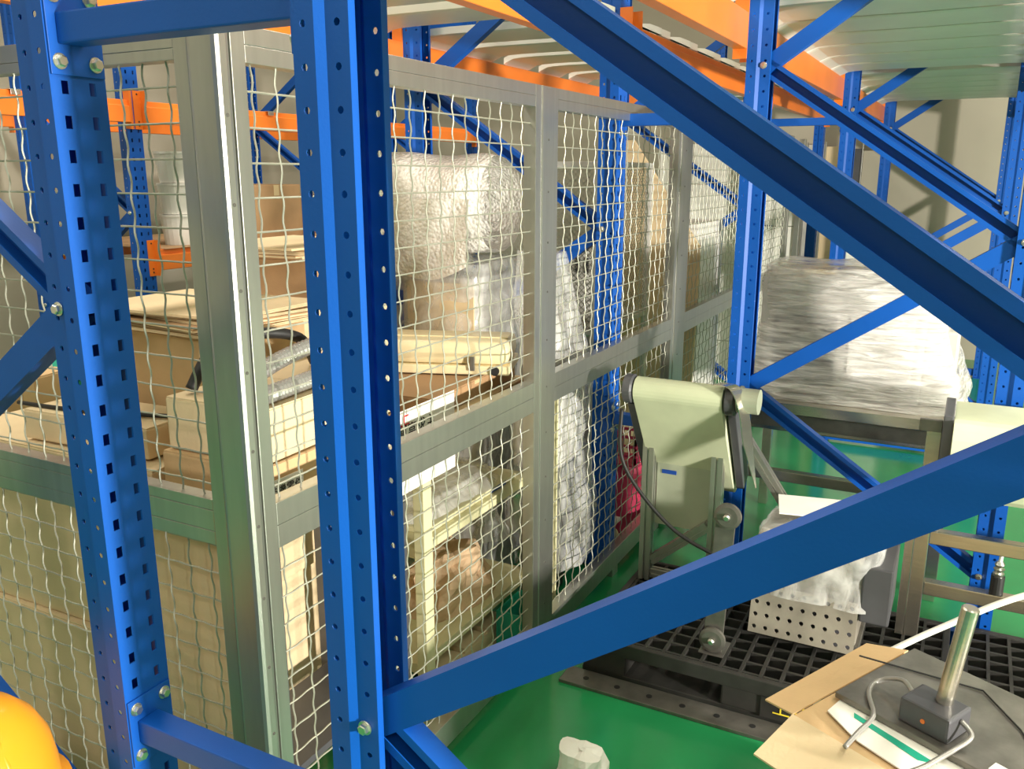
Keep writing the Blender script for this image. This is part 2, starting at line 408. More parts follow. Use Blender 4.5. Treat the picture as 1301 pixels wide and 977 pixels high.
# ------------------------------------------------------------------ spacer tubes between the racks
def spacer(y, z, lab):
    x0, x1 = X2 + DEP, X1
    t = thing('rack_spacer', lab, 'spacer tube', ((x0 + x1) / 2, y, z), 'blue spacer tubes between racks')
    bxo('tube', BLUE, t, x0 + .004, x1 - .004, y - .030, y + .014, z - .022, z + .022, .003)
    for x, s in ((x0, 1), (x1, -1)):
        p = bxo('end_plate', BLUE, t, min(x + s * .0003, x + s * .004), max(x + s * .0003, x + s * .004), y - .045, y + .045, z - .065, z + .065, .001)
        for dy in (-.03, .03):
            for dz in (-.046, .046):
                hexbolt_mb = MB(); hexbolt(hexbolt_mb, (x + s * .004, y + dy, z + dz), (s, 0, 0), .0088); build(hexbolt_mb, 'bolt', ZINC, p)
spacer(YS[0], 1.857, 'blue spacer tube joining slotted post and perforated post at cage-top height')
spacer(YS[0], .682, 'blue spacer tube low between slotted post and perforated post')
spacer(YS[1], 1.845, 'blue spacer tube at the far cage corner')
spacer(YS[1], .682, 'blue low spacer tube behind the conveyor head')
spacer(YS[2], 1.95, 'blue spacer tube past the cage, behind the mesh')

# ------------------------------------------------------------------ wire cage
WP = .0635
def wire_mesh(L, ph, axis):
    n = max(4, int(L / (WP / 6))); pts = []
    for i in range(n + 1):
        t = L * i / n; o = (.0026 if axis == 'z' else .0012) * math.sin(2 * math.pi * (t / WP + ph))
        pts.append((o, 0, t) if axis == 'z' else (-o, t, 0))
    return MB().tube(pts, .0021, 5, False)
def panel(root, x, y0, y1, z0, z1):
    """wires in plane X=x between y0..y1, z0..z1"""
    off = wloc(root); fz = fy = None
    k = 1; y = y0 + WP * .5; i = 0
    while y < y1:
        if fz is None:
            fz = build(wire_mesh(z1 - z0, 0, 'z'), 'wire', WIRE, None); fz.parent = root; o = fz
        else: o = inst(fz, 'wire', root)
        o.location = Vector((x, y, z0)) - off; o.scale = (1 if i % 2 else -1, 1, 1); y += WP; i += 1
    z = z0 + WP * .45; i = 0
    while z < z1:
        if fy is None:
            fy = build(wire_mesh(y1 - y0, .5, 'y'), 'wire', WIRE, None); fy.parent = root; o = fy
        else: o = inst(fy, 'wire', root)
        o.location = Vector((x, y0, z)) - off; o.scale = (1 if i % 2 else -1, 1, 1); z += WP; i += 1
FX = -1.18
def fence(x, y0, y1, st0, st1, lab):
    """panel facing +X; outer face at x"""
    t = thing('wire_mesh_fence', lab, 'mesh panel', (x - .02, (y0 + y1) / 2, 0), 'aluminium mesh panels of the cage')
    xb = x - .040
    bxo('stile', ALU, t, xb, x, y0, y0 + st0, .04, 1.905, .0015); bxo('stile', ALU, t, xb, x, y1 - st1, y1, .04, 1.905, .0015)
    a, b = y0 + st0, y1 - st1
    for z0, z1, nm in ((1.873, 1.905, 'top_rail'), (1.842, 1.8725, 'top_rail'), (.957, 1.005, 'mid_rail'), (.908, .9565, 'mid_rail'), (.04, .12, 'bottom_rail')):
        bxo(nm, ALU, t, xb, x - .0006, a + .0006, b - .0006, z0, z1, .0012)
    panel(t, x - .020, a, b, 1.005, 1.842); panel(t, x - .020, a, b, .12, .908)
    for y in (y0 + .12, (y0 + y1) / 2, y1 - .12): bxo('foot', ALU, t, xb + .004, x - .004, y - .03, y + .03, 0, .04, .001)
    return t
LY = 1.145
def aluposts(x0, x1, y0, y1, lab, bev=.004):
    t = thing('cage_post', lab, 'cage post', ((x0 + x1) / 2, (y0 + y1) / 2, 0), 'aluminium posts of the cage')
    bxo('tube', ALU, t, x0, x1, y0, y1, 0.006, 1.905, bev)
    bxo('base_plate', ALU, t, x0, x1, y0, y1, 0, .006, 0)
    for z in [.2 + .155 * i for i in range(11)]:
        b = MB().lathe([(.0035, 0), (.0035, .0012)], (x1, (y0 + y1) / 2, z), (1, 0, 0), 8); build(b, 'rivet', DSTEEL, t)
    return t
aluposts(-1.252, FX, LY, 1.180, 'aluminium corner post of wire cage between the two perforated blue posts', .010)
fence(FX, 1.1805, 2.4195, .034, .040, 'aluminium wire mesh panel between cage corner and middle post, cartons behind it')
aluposts(FX - .05, FX + .003, 2.42, 2.505, 'aluminium middle post of wire cage beside bubble-wrapped roll', .003)
fence(FX, 2.5055, 3.829, .030, .040, 'aluminium wire mesh panel between middle post and far cage post')
aluposts(FX - .055, FX + .003, 3.83, 3.95, 'aluminium far post of wire cage beside the conveyor head', .003)
fence(FX, 3.9505, 5.15, .05, .05, 'aluminium wire mesh panel just past the far cage post')
fence(FX, 5.1505, 6.45, .05, .05, 'aluminium wire mesh panel at far end of the cage row')
# panel along X: built facing +X then turned by -90 degrees about the corner
def fence_x(x0, x1, lab):
    t = thing('wire_mesh_fence', lab, 'mesh panel', ((x0 + x1) / 2, LY + .02, 0), 'aluminium mesh panels of the cage')
    y0, y1 = LY, LY + .040
    bxo('stile', ALU, t, x1 - .034, x1, y0 + .004, y1, .04, 1.9, .0015); bxo('stile', ALU, t, x0, x0 + .034, y0 + .004, y1, .04, 1.9, .0015)
    a, b = x0 + .034, x1 - .034
    for z0, z1, nm in ((1.866, 1.9, 'top_rail'), (1.846, 1.8655, 'top_rail'), (.993, 1.016, 'mid_rail'), (.948, .9925, 'mid_rail'), (.918, .9475, 'mid_rail'), (.04, .12, 'bottom_rail')):
        bxo(nm, ALU, t, a + .0006, b - .0006, y0 + .0006 + .004, y1, z0, z1, .0012)
    off = wloc(t)
    for z0, z1 in ((1.016, 1.846), (.12, .918)):
        fz = fy = None; x = b - WP * .62; i = 0
        while x > a:
            if fz is None: fz = build(wire_mesh(z1 - z0, 0, 'z'), 'wire', WIRE, None); fz.parent = t; o = fz
            else: o = inst(fz, 'wire', t)
            o.location = Vector((x, LY + .022, z0)) - off; o.rotation_euler = (0, 0, math.pi / 2); o.scale = (1 if i % 2 else -1, 1, 1); x -= WP; i += 1
        z = z0 + WP * .4; i = 0
        while z < z1:
            if fy is None: fy = build(wire_mesh(b - a, .5, 'y'), 'wire', WIRE, None); fy.parent = t; o = fy
            else: o = inst(fy, 'wire', t)
            o.location = Vector((b, LY + .022, z)) - off; o.rotation_euler = (0, 0, math.pi / 2); o.scale = (1 if i % 2 else -1, 1, 1); z += WP; i += 1
    for x in (x0 + .12, (x0 + x1) / 2, x1 - .12): bxo('foot', ALU, t, x - .03, x + .03, y0 + .006, y1 - .004, 0, .04, .001)
fence_x(-2.60, -1.2525, 'aluminium wire mesh panel at the cage end, partly behind the slotted blue post')

# ------------------------------------------------------------------ cartons in the cage
def carton(lab, cx, cy, z0, wx, wy, h, rz=0, mat=CARD, tape=True, flaps=0, group='cartons in the cage', name='carton'):
    t = thing(name, lab, 'carton', (cx, cy, z0), group); xf = XF(cx, cy, z0, rz)
    build(MB(xf).box(-wx / 2, wx / 2, -wy / 2, wy / 2, 0, h), 'body', mat, t, .004)
    if tape:
        build(MB(xf).box(-wx / 2 - .0006, wx / 2 + .0006, -.024, .024, h * .8, h + .0007), 'tape', TAPE, t)
    for k in range(2):
        s = (-1, 1)[k]
        if not flaps: build(MB(xf).box(-wx / 2 + .002, wx / 2 - .002, min(.001 * s, s * (wy / 2 - .003)), max(.001 * s, s * (wy / 2 - .003)), h, h + .0035), 'flap', mat, t)
        else:
            a = R(flaps + 12 * k); L = min(wy / 2, .2)
            f = MB(xf); y0 = s * wy / 2; y1 = y0 + s * L * math.cos(a); z1 = h + L * math.sin(a)
            f.add([(-wx / 2, y0, h), (wx / 2, y0, h), (wx / 2, y1, z1), (-wx / 2, y1, z1), (-wx / 2, y0, h + .004), (wx / 2, y0, h + .004), (wx / 2, y1, z1 + .004), (-wx / 2, y1, z1 + .004)],
                  [(0, 3, 2, 1), (4, 5, 6, 7), (0, 1, 5, 4), (1, 2, 6, 5), (2, 3, 7, 6), (3, 0, 4, 7)])
            build(f, 'flap', mat, t)
    return t
def sheets(lab, cx, cy, z0, wx, wy, n, rz=0, mat=CARD, jit=.02):
    for i in range(n):
        dx, dy, dr = random.uniform(-jit, jit), random.uniform(-jit, jit), random.uniform(-5, 5)
        x = XF(cx + dx, cy + dy, z0 + i * .0072, rz + dr)
        t = thing('cardboard_sheet', lab, 'cardboard', (cx + dx, cy + dy, z0 + i * .0072), lab)
        build(MB(x).box(-wx / 2, wx / 2, -wy / 2, wy / 2, 0, .003), 'liner', mat, t)
        build(MB(x).box(-wx / 2 + .003, wx / 2 - .003, -wy / 2 + .003, wy / 2 - .003, .003, .0066), 'fluting', CARDB if i % 2 else CARDL, t)
carton('large pale carton standing on the floor behind the end mesh panel', -2.05, 1.57, 0, .76, .60, .50, 0, CARDL)
carton('pale carton stacked on large floor carton behind the end mesh panel', -2.05, 1.58, .505, .80, .58, .46, 1, CARDL)
t = thing('steel_bench', 'dark steel bench beside cage corner carrying cartons and hoses', 'bench', (-1.455, 1.57, 0))
for x in (-1.595, -1.315):
    for y in (1.325, 1.815): bxo('leg', MACHD, t, x - .015, x + .015, y - .015, y + .015, 0, .89, .002)
bxo('bench_top', MACHD, t, -1.615, -1.297, 1.30, 1.84, .89, .918, .003)
bxo('lower_shelf', MACHD, t, -1.579, -1.331, 1.32, 1.81, .20, .22, .002)
carton('tall flat pale carton standing upright right behind the end mesh panel', -1.475, 1.243, 0, .37, .09, .90, 0, CARDL, False)
carton('brown carton with taped top supporting loose cardboard sheets', -1.93, 1.74, .975, .46, .36, .26, -6, CARD)
carton('pale low carton in front of the brown sheet-topped carton', -1.93, 1.42, .975, .44, .18, .075, 3, CARDL)
sheets('flat cardboard sheet in the pile on brown carton', -1.92, 1.75, 1.245, .54, .40, 7, -4, CARDL, .03)
carton('shallow carton under the grey corrugated hoses, lower of two', -1.455, 1.56, .925, .30, .52, .10, 0, CARD, False)
carton('shallow carton right under the grey corrugated hoses', -1.46, 1.57, 1.031, .29, .50, .12, 2, CARDL, False)
carton('tall pale carton behind the hoses, lower box of the stack', -2.09, 2.34, 0, .46, .50, .72, 0, CARDL)
carton('tall pale carton behind the hoses, upper box', -2.09, 2.34, .725, .46, .50, .52, 0, CARDL)
carton('brown carton on top of the pale cartons behind hoses', -2.09, 2.34, 1.25, .40, .44, .13, 4, CARDB)
sheets('flat cardboard sheet lying on the topmost brown carton', -2.07, 2.34, 1.386, .44, .50, 5, 3, CARDL, .025)
# hoses
def hose(lab, pts, r=.021):
    p = smoothpath(pts, 26); rr = [r * (1.0 if i % 2 else .84) for i in range(len(p))]
    o = build(MB().tube(p, rr, 12), 'corrugated_hose', HOSE, None, smooth=False, origin=pts[0])
    tag(o, lab, 'hose', 'corrugated hoses on the carton')
hose('grey corrugated hose lying along the carton behind cage corner, upper', [(-1.395, 1.345, 1.192), (-1.41, 1.5, 1.225), (-1.41, 1.66, 1.24), (-1.48, 1.80, 1.19)])
hose('grey corrugated hose lying along the carton behind cage corner, lower', [(-1.33, 1.35, 1.178), (-1.345, 1.5, 1.178), (-1.36, 1.66, 1.18), (-1.41, 1.80, 1.178)])
o = build(MB().tube(smoothpath([(-1.56, 1.36, 1.165), (-1.54, 1.42, 1.25), (-1.50, 1.52, 1.275), (-1.47, 1.63, 1.25), (-1.52, 1.74, 1.165)], 8), .014, 8), 'rubber_hose', RUB, None, smooth=True, origin=(-1.56, 1.36, 1.165))
tag(o, 'black rubber hose loop arching behind the grey corrugated hoses', 'hose')
o = build(MB().tube(smoothpath([(-2.2, 1.345, 1.058), (-2.0, 1.36, 1.060), (-1.82, 1.40, 1.062), (-1.72, 1.43, 1.062)], 8), .006, 7), 'black_cable', RUB, None, smooth=True, origin=(-2.2, 1.345, 1.06))
tag(o, 'thin black cable lying over the pale low carton', 'cable')
# paper label on the carton
t = thing('paper_label', 'white paper label with black handwriting on carton beside cage corner', 'label', (-1.297, 1.385, .85))
bxo('sheet', PAPER, t, -1.2965, -1.295, 1.31, 1.425, .945, .995, 0)
text('裝機零件', .027, INK, Matrix.Translation((-1.2945, 1.314, .958)) @ Matrix.Rotation(R(90), 4, 'Z') @ Matrix.Rotation(R(90), 4, 'X'), 'lettering', t)

# ------------------------------------------------------------------ cream table in the cage with goods
t = thing('shelf_table', 'cream steel table with lower shelves inside the cage under cream cover', 'table', (-1.62, 2.30, 0))
tx0, tx1, ty0, ty1 = -1.74, -1.32, 1.94, 2.38
ty1 = 2.66
for x in (tx0, tx1):
    for y in (ty0, ty1): bxo('leg', CREAMST, t, x - .018, x + .018, y - .022, y + .022, 0, .90, .002)
bxo('table_top', CREAMST, t, tx0 - .03, tx1 + .025, ty0 - .03, ty1 + .03, .90, .925, .003)
for z in (.55, .17): bxo('shelf', CREAMST, t, tx0 + .019, tx1 - .019, ty0 - .01, ty1 + .01, z, z + .035, .003)
t2 = thing('paper_sign', 'white paper sign with black and red brushed characters hanging from cage table', 'sign', (-1.295, 1.99, .86))
bxo('sheet', PAPER, t2, -1.2945, -1.2930, 1.73, 2.08, .80, 1.035, 0)
RX = Matrix.Rotation(R(90), 4, 'Z') @ Matrix.Rotation(R(90), 4, 'X')
text('邱運富求主', .046, INK, Matrix.Translation((-1.2925, 1.745, .957)) @ RX, 'lettering', t2)
text('上', .05, RED, Matrix.Translation((-1.2922, 1.80, .995)) @ RX, 'red_lettering', t2)
sheets('flat cardboard sheet on cage table beneath the cream cover', -1.53, 2.28, .926, .44, .66, 5, 0, CARDB, .02)
carton('flattened brown carton lying between cardboard sheets and cream cover', -1.53, 2.27, .965, .40, .58, .055, 4, CARDB, True)
t = thing('cream_cover', 'long rounded cream plastic machine cover lying on brown cardboard', 'machine cover', (-1.53, 2.38, 1.025)); xf = XF(-1.535, 2.35, 1.027, 20)
build(MB(xf).box(-.27, .26, -.10, .12, .03, .105), 'shell', CREAM, t, .024, True)
build(MB(xf).box(-.275, .265, -.105, .125, 0, .03), 'base_flange', CREAM, t, .006)
build(MB(xf).lathe([(.014, 0), (.014, .01)], (.22, -.105, .015), (0, -1, 0), 12), 'plug', RUB, t)
build(MB(xf).box(.14, .155, -.116, -.104, .015, .06), 'latch', DSTEEL, t, .002)
build(MB(xf).box(-.25, .25, -.02, .03, .105, .109), 'ridge', CREAM, t, .0015)
# goods on the shelves
t = thing('wrapped_tray', 'film-wrapped flat tray of parts on upper shelf of cage table', 'wrapped goods', (-1.53, 2.3, .585))
bxo('tray', CREAMST, t, -1.70, -1.36, 2.02, 2.60, .586, .604, .004)
build(hull(-1.53, 2.30, .604, .05, lambda q: (.16 * (1 - .25 * q), .28 * (1 - .2 * q), 0, 0), 40, 8, 5, .025, (9, 9, 20), 3), 'film', FILMT, t, smooth=True)
bxo('blue_sticker', BLUEP, t, -1.3595, -1.359, 2.42, 2.52, .588, .602, 0)
t = thing('paper_bag', 'crumpled brown paper bag on lower shelf of cage table', 'paper bag', (-1.5, 2.34, .205))
build(hull(-1.50, 2.34, .206, .17, lambda q: (.13 * (1 - .5 * q * q), .20 * (1 - .45 * q), 0, .02 * q), 30, 12, 3.2, .05, (11, 11, 11), 9), 'bag', KRAFT, t, smooth=False)
t = thing('plastic_bag', 'clear plastic bag hanging over the brown paper bag', 'plastic bag', (-1.52, 2.50, .38))
build(hull(-1.45, 2.56, .36, .15, lambda q: (.05 * (1.2 - .8 * q), .07 * (1.3 - q), 0, .0), 24, 12, 2.4, .03, (14, 14, 9), 5), 'bag', FILMT, t, smooth=True)
t = thing('timber_skid', 'slotted pale timber pallet board below the lower shelf by mesh', 'timber', (-1.35, 2.4, 0))
for i in range(3): bxo('board', CARDL, t, -1.70, -1.36, 2.08 + i * .15, 2.20 + i * .15, .075, .095, .002)
for x in (-1.68, -1.40): bxo('bearer', CARDL, t, x - .02, x + .04, 2.08, 2.50, 0, .075, .002)
t = thing('green_crate', 'green plastic crate on the floor behind the mesh by middle post', 'crate', (-1.36, 2.90, 0))
# slim poles beside table
for i, (x, y) in enumerate(((-1.268, 2.69), (-1.262, 2.72))):
    o = thing('cream_pole', ['thicker cream steel pole upright beside the cage table', 'thin cream steel pole nearest the middle cage post'][i], 'pole', (x, y, 0))
    bxo('tube', CREAMST, o, x - .012 + .004 * i, x + .012 - .004 * i, y - .012 + .004 * i, y + .012 - .004 * i, .008, .9, .002)
    bxo('base', CREAMST, o, x - .013, x + .013, y - .013, y + .013, 0, .008, .001)
# green crate: walls with ribs
t = [o for o in bpy.data.objects if o.name == 'green_crate'][0]
cx, cy = -1.36, 2.63 + .0; t.location = (-1.285, 2.50, 0)
bxo('base', GREENP, t, -1.345, -1.235, 2.42, 2.60, 0, .01, .001)
for a in ((-1.345, -1.339, 2.42, 2.60), (-1.241, -1.235, 2.42, 2.60), (-1.338, -1.242, 2.42, 2.426), (-1.338, -1.242, 2.594, 2.60)): bxo('wall', GREENP, t, a[0], a[1], a[2], a[3], .0101, .15, .001)
for i in range(4): bxo('rib', GREENP, t, -1.2349, -1.230, 2.43 + i * .05, 2.44 + i * .05, .01, .14, .001)

# ------------------------------------------------------------------ bubble-wrapped machine and roll
t = thing('wrapped_machine', 'tall machine wrapped in clear film standing under the bubble-wrap roll', 'wrapped machine', (-1.85, 2.90, 0))
bxo('cabinet', MACH, t, -2.11, -1.62, 2.76, 3.08, 0, 1.27, .01)
bxo('blue_panel', BLUEP, t, -2.06, -1.94, 2.754, 2.76, 1.06, 1.25, .002)
bxo('pale_panel', CARDL, t, -1.92, -1.62, 2.754, 2.76, .96, 1.25, .002)
build(hull(-1.86, 2.92, .02, 1.31, lambda q: (.275, .185, 0, 0), 64, 36, 7, .035, (6, 6, 9), 2), 'film', FILMT, t, smooth=True)
t = thing('bubble_wrap_roll', 'big white bubble-wrap roll lying on film-wrapped machine in cage', 'bubble wrap', (-1.84, 2.93, 1.34))
def roll(x0, x1, cy, cz, r, n=44, m=22, seed=0):
    vs = []; fs = []
    for i in range(m + 1):
        u = i / m; x = x0 + (x1 - x0) * u; e = 1 - .10 * abs(2 * u - 1) ** 6
        for j in range(n):
            th = 2 * math.pi * j / n; d = .018 * noise.noise(Vector((x * 5 + seed, math.cos(th) * 2, math.sin(th) * 2))) + .012 * max(0, math.sin(th)) * math.cos(5 * u)
            rr = r * e + d; vs.append((x + .008 * noise.noise(Vector((th, u * 3, 4))), cy + rr * math.cos(th), max(cz - r * .93, cz + rr * math.sin(th))))
    for i in range(m):
        for j in range(n): fs.append((i * n + j, i * n + (j + 1) % n, (i + 1) * n + (j + 1) % n, (i + 1) * n + j))
    return MB().add(vs, fs)
build(roll(-2.14, -1.60, 2.93, 1.535, .195), 'outer_wrap', BUBBLE, t, smooth=True)
for k, r in enumerate((.150, .105, .065)): build(roll(-2.12 , -1.605 - .012 * k, 2.93, 1.535 - .006 * k, r, 36, 8, k + 3), 'inner_turn', BUBBLE, t, smooth=True)
# loose tail hanging down in front
vs = []; fs = []
for i in range(22):
    for j in range(15):
        u, v = i / 21, j / 14; y = 2.93 - .195 * math.cos(.35 * u) - .02 * u + .012 * math.sin(9 * v + 3 * u)
        vs.append((-1.98 + .36 * v - .10 * u * (1 - v), y - .012, 1.56 - .30 * u * (.5 + .5 * math.sin(2.2 * v + .3))))
for i in range(21):
    for j in range(14): fs.append((i * 15 + j, i * 15 + j + 1, (i + 1) * 15 + j + 1, (i + 1) * 15 + j))
build(MB().add(vs, fs), 'loose_tail', BUBBLE, t, smooth=True)
# translucent film tower in front of the caged post
t = thing('wrapped_stand', 'narrow stand draped in dusty translucent film beside caged blue post', 'wrapped goods', (-1.39, 2.95, 0))
bxo('core', DSTEEL, t, -1.46, -1.34, 2.82, 2.99, .0, .95, .01)
bxo('shelf_box', MACH, t, -1.48, -1.31, 2.80, 3.04, .55, .90, .01)
build(hull(-1.375, 2.925, .16, 1.22, lambda q: (.135 - .05 * q * q, .20 if q < .6 else .20 - .30 * (q - .6), -.01 * q, -.07 * max(0, q - .6) / .4), 60, 40, 3.5, .045, (5, 5, 4), 12), 'film', FILMT, t, smooth=True)

# ------------------------------------------------------------------ trolley of expanded metal behind the caged post
t = thing('mesh_trolley', 'trolley with expanded-metal sides behind the caged blue post', 'mesh trolley', (-1.75, 3.85, 0))
def mesh_sheet(p, u, v, nu, nv, r=.0016):
    p, u, v = Vector(p), Vector(u), Vector(v); mb = MB(); lu, lv = u.length, v.length; un, vn = u / lu, v / lv; st = .026; nrm = un.cross(vn)
    for sgn in (1, -1):
        k = -int(lv / st) - 1 if sgn > 0 else 0
        while k * st < lu + (lv if sgn < 0 else 0):
            a = k * st
            # line (a + sgn*s, s*.55)
            lo, hi = 0.0, lv
            s0 = 0; s1 = lv
            if sgn > 0: s0 = max(s0, -a); s1 = min(s1, lu - a)
            else: s0 = max(s0, a - lu); s1 = min(s1, a)
            if s1 - s0 > .01:
                mb.bar(p + un * (a + sgn * s0) + vn * s0, p + un * (a + sgn * s1) + vn * s1, .0035, .0015, nrm)
            k += 1
    return mb
bx0, bx1, by0, by1 = -2.12, -1.47, 3.57, 4.25
for x in (bx0, bx1):
    for y in (by0, by1): bxo('corner_tube', WHITEP, t, x - .014, x + .014, y - .014, y + .014, .10, 1.70, .003)
for z in (.12, .95, 1.69):
    for y in (by0, by1): bxo('rail', WHITEP, t, bx0 + .0145, bx1 - .0145, y - .012, y + .012, z - .012, z + .012, .003)
    for x in (bx0, bx1): bxo('rail', WHITEP, t, x - .012, x + .012, by0 + .0145, by1 - .0145, z - .012, z + .012, .003)
s = build(mesh_sheet((bx0, by0, .97), (bx1 - bx0, 0, 0), (0, 0, .70), 1, 1), 'expanded_metal', WIRE, t); s['kind'] = 'stuff'
s = build(mesh_sheet((bx1, by0, .97), (0, by1 - by0, 0), (0, 0, .70), 1, 1), 'expanded_metal', WIRE, t); s['kind'] = 'stuff'
s = build(mesh_sheet((bx0, by0, 1.70), (bx1 - bx0, 0, 0), (0, by1 - by0, 0), 1, 1), 'expanded_metal', WIRE, t); s['kind'] = 'stuff'
bxo('lower_panel', MACH, t, bx0, bx1, by0 + .013, by0 + .016, .13, .93, .001); bxo('deck', MACH, t, bx0, bx1, by0, by1, .96, .97, .001)
for x in (bx0, bx1):
    for y in (by0, by1):
        build(MB().lathe([(.045, -.012), (.05, -.008), (.05, .008), (.045, .012)], (x, y, .05), (1, 0, 0), 20), 'caster', RUB, t)
t = thing('control_unit', 'small white control unit with slotted vents on mesh trolley', 'control unit', (-1.52, 3.80, .971))
bxo('case', WHITEP, t, -1.70, -1.49, 3.72, 3.95, .971, 1.30, .008)
for i in range(4): bxo('vent', MACHD, t, -1.68 + i * .045, -1.655 + i * .045, 3.716, 3.72, 1.20, 1.27, 0)
t = thing('guard_sheet', 'tan sloping guard sheet standing behind the mesh trolley', 'guard sheet', (-1.5, 4.4, 0))
mb = MB(); mb.add([(-1.75, 4.42, 0), (-1.26, 4.42, 0), (-1.24, 4.42, 1.28), (-1.62, 4.42, 1.82), (-1.74, 4.42, 1.82), (-1.75, 4.44, 0), (-1.26, 4.44, 0), (-1.24, 4.44, 1.28), (-1.62, 4.44, 1.82), (-1.74, 4.44, 1.82)],
                  [(0, 1, 2, 3, 4), (9, 8, 7, 6, 5)] + [(i, i + 5, (i + 1) % 5 + 5, (i + 1) % 5) for i in range(5)])
build(mb, 'sheet', CARDL, t, .002); bxo('stiffener', CREAMST, t, -1.70, -1.30, 4.40, 4.42, .5, .53, .001)
# dolly, red basket, blue drum
t = thing('plate_dolly', 'low dolly with pale round wheel seen through the far mesh panel', 'dolly', (-1.36, 3.36, 0))
bxo('plate', MACH, t, -1.50, -1.27, 3.30, 3.46, .125, .137, .002)
for x in (-1.30, -1.47):
    wl = build(MB().lathe([(.048, -.014), (.056, -.010), (.056, .010), (.048, .014)], (x, 3.38, .056), (.9, -.43, 0), 26), 'wheel', CREAM, t, smooth=False)
    build(MB().lathe([(.022, -.017), (.022, .017)], (x, 3.38, .056), (.9, -.43, 0), 16), 'hub', ZINC, wl)
    bxo('fork', ZINC, t, x - .004, x + .004, 3.365, 3.395, .112, .125, .001)
t = thing('red_basket', 'magenta plastic lattice basket on red drum behind far mesh panel', 'basket', (-1.34, 3.62, .34))
for k in range(7): build(MB().bar((-1.43 + k * .03, 3.56, .345), (-1.43 + k * .03, 3.56, .52), .008, .008, (0, 1, 0)), 'slat', PINK, t)
for k in range(7): build(MB().bar((-1.25, 3.56 + k * .03, .345), (-1.25, 3.56 + k * .03, .52), .008, .008, (1, 0, 0)), 'slat', PINK, t)
for z in (.35, .395, .44, .485, .525):
    bxo('band', PINK, t, -1.435, -1.245, 3.554, 3.566, z - .006, z + .006, .001); bxo('band', PINK, t, -1.256, -1.244, 3.5665, 3.75, z - .006, z + .006, .001)
bxo('floor', PINK, t, -1.435, -1.257, 3.567, 3.75, .341, .346, 0)
t = thing('red_drum', 'magenta plastic drum under the lattice basket', 'drum', (-1.34, 3.65, 0))
build(MB().lathe([(.085, 0), (.095, .02), (.095, .30), (.088, .335)], (-1.34, 3.655, 0), (0, 0, 1), 24), 'barrel', PINK, t); build(MB().lathe([(.097, .16), (.097, .18)], (-1.34, 3.655, 0), (0, 0, 1), 24), 'hoop', PINK, t)
t = thing('blue_crate', 'dark blue plastic crate beside the caged blue post', 'crate', (-1.52, 3.38, 0))
bxo('body', BLUEP, t, -1.64, -1.49, 3.47, 3.53, .0, .42, .006); bxo('rim', BLUEP, t, -1.645, -1.485, 3.465, 3.535, .42, .44, .003)

# ------------------------------------------------------------------ goods beyond the cage
t = thing('white_cabinet', 'pale cabinet with dark window openings behind the second mesh panel', 'cabinet', (-1.62, 5.0, 0))
bxo('body', WHITEP, t, -1.95, -1.35, 4.75, 5.30, 0, 1.38, .008)
for i in range(2): w_ = bxo('window', MACHD, t, -1.90 + i * .28, -1.68 + i * .28, 4.742, 4.75, 1.06, 1.32, .002); bxo('pane', GREENP, w_, -1.895 + i * .28, -1.85 + i * .28, 4.738, 4.742, 1.10, 1.29, 0)
bxo('drawer_front', WHITEP, t, -1.92, -1.38, 4.74, 4.75, .2, .95, .003)
bxo('side_door', WHITEP, t, -1.35, -1.342, 4.80, 5.25, .1, 1.30, .002)
t = thing('corrugated_screen', 'pale corrugated screen behind the end of the cage row', 'screen', (-1.3, 6.9, 0))
for i in range(6): bxo('board', DECK, t, -2.3, -1.22, 6.90, 6.915 + .004 * (i % 2), .02 + i * .31, .325 + i * .31, .004)
bxo('edge_post', ALU, t, -1.22, -1.18, 6.88, 6.94, 0, 1.9, .002)
for i in range(5):
    t = thing('leaning_panel', ['tall beige panel at the cage end of the panel row by back wall', 'tall pale grey panel beside beige panel by the back wall', 'tall tan panel in the middle of panel row by back wall', 'tall dark grey panel in the panel row by back wall', 'tall beige panel next to the dark grey panel by back wall'][i], 'panel', (-1.45 + i * .16, 8.6, 0), 'panels by the back wall')
    bxo('face', [WALL, MACH, CARDL, MACHD, WALL][i], t, -1.60 + i * .16, -1.455 + i * .16, 8.58 + .01 * (i % 2), 8.62, .0, 1.93 - .02 * i, .002)
    bxo('edge_strip', ALU, t, -1.454 + i * .16, -1.444 + i * .16, 8.58, 8.62, 0, 1.93, .001)
t = thing('grey_cabinet', 'pale grey cabinet with yellow sticker behind film-wrapped machine', 'cabinet', (-.66, 7.1, 0))
bxo('body', DECK, t, -.86, -.50, 7.0, 7.35, 0, 1.33, .012); bxo('door', DECK, t, -.84, -.52, 6.992, 7.0, .1, 1.30, .003)
bxo('sticker', YEL, t, -.70, -.66, 6.990, 6.992, 1.26, 1.30, 0); bxo('handle', DSTEEL, t, -.56, -.55, 6.980, 6.992, .7, .85, .002)
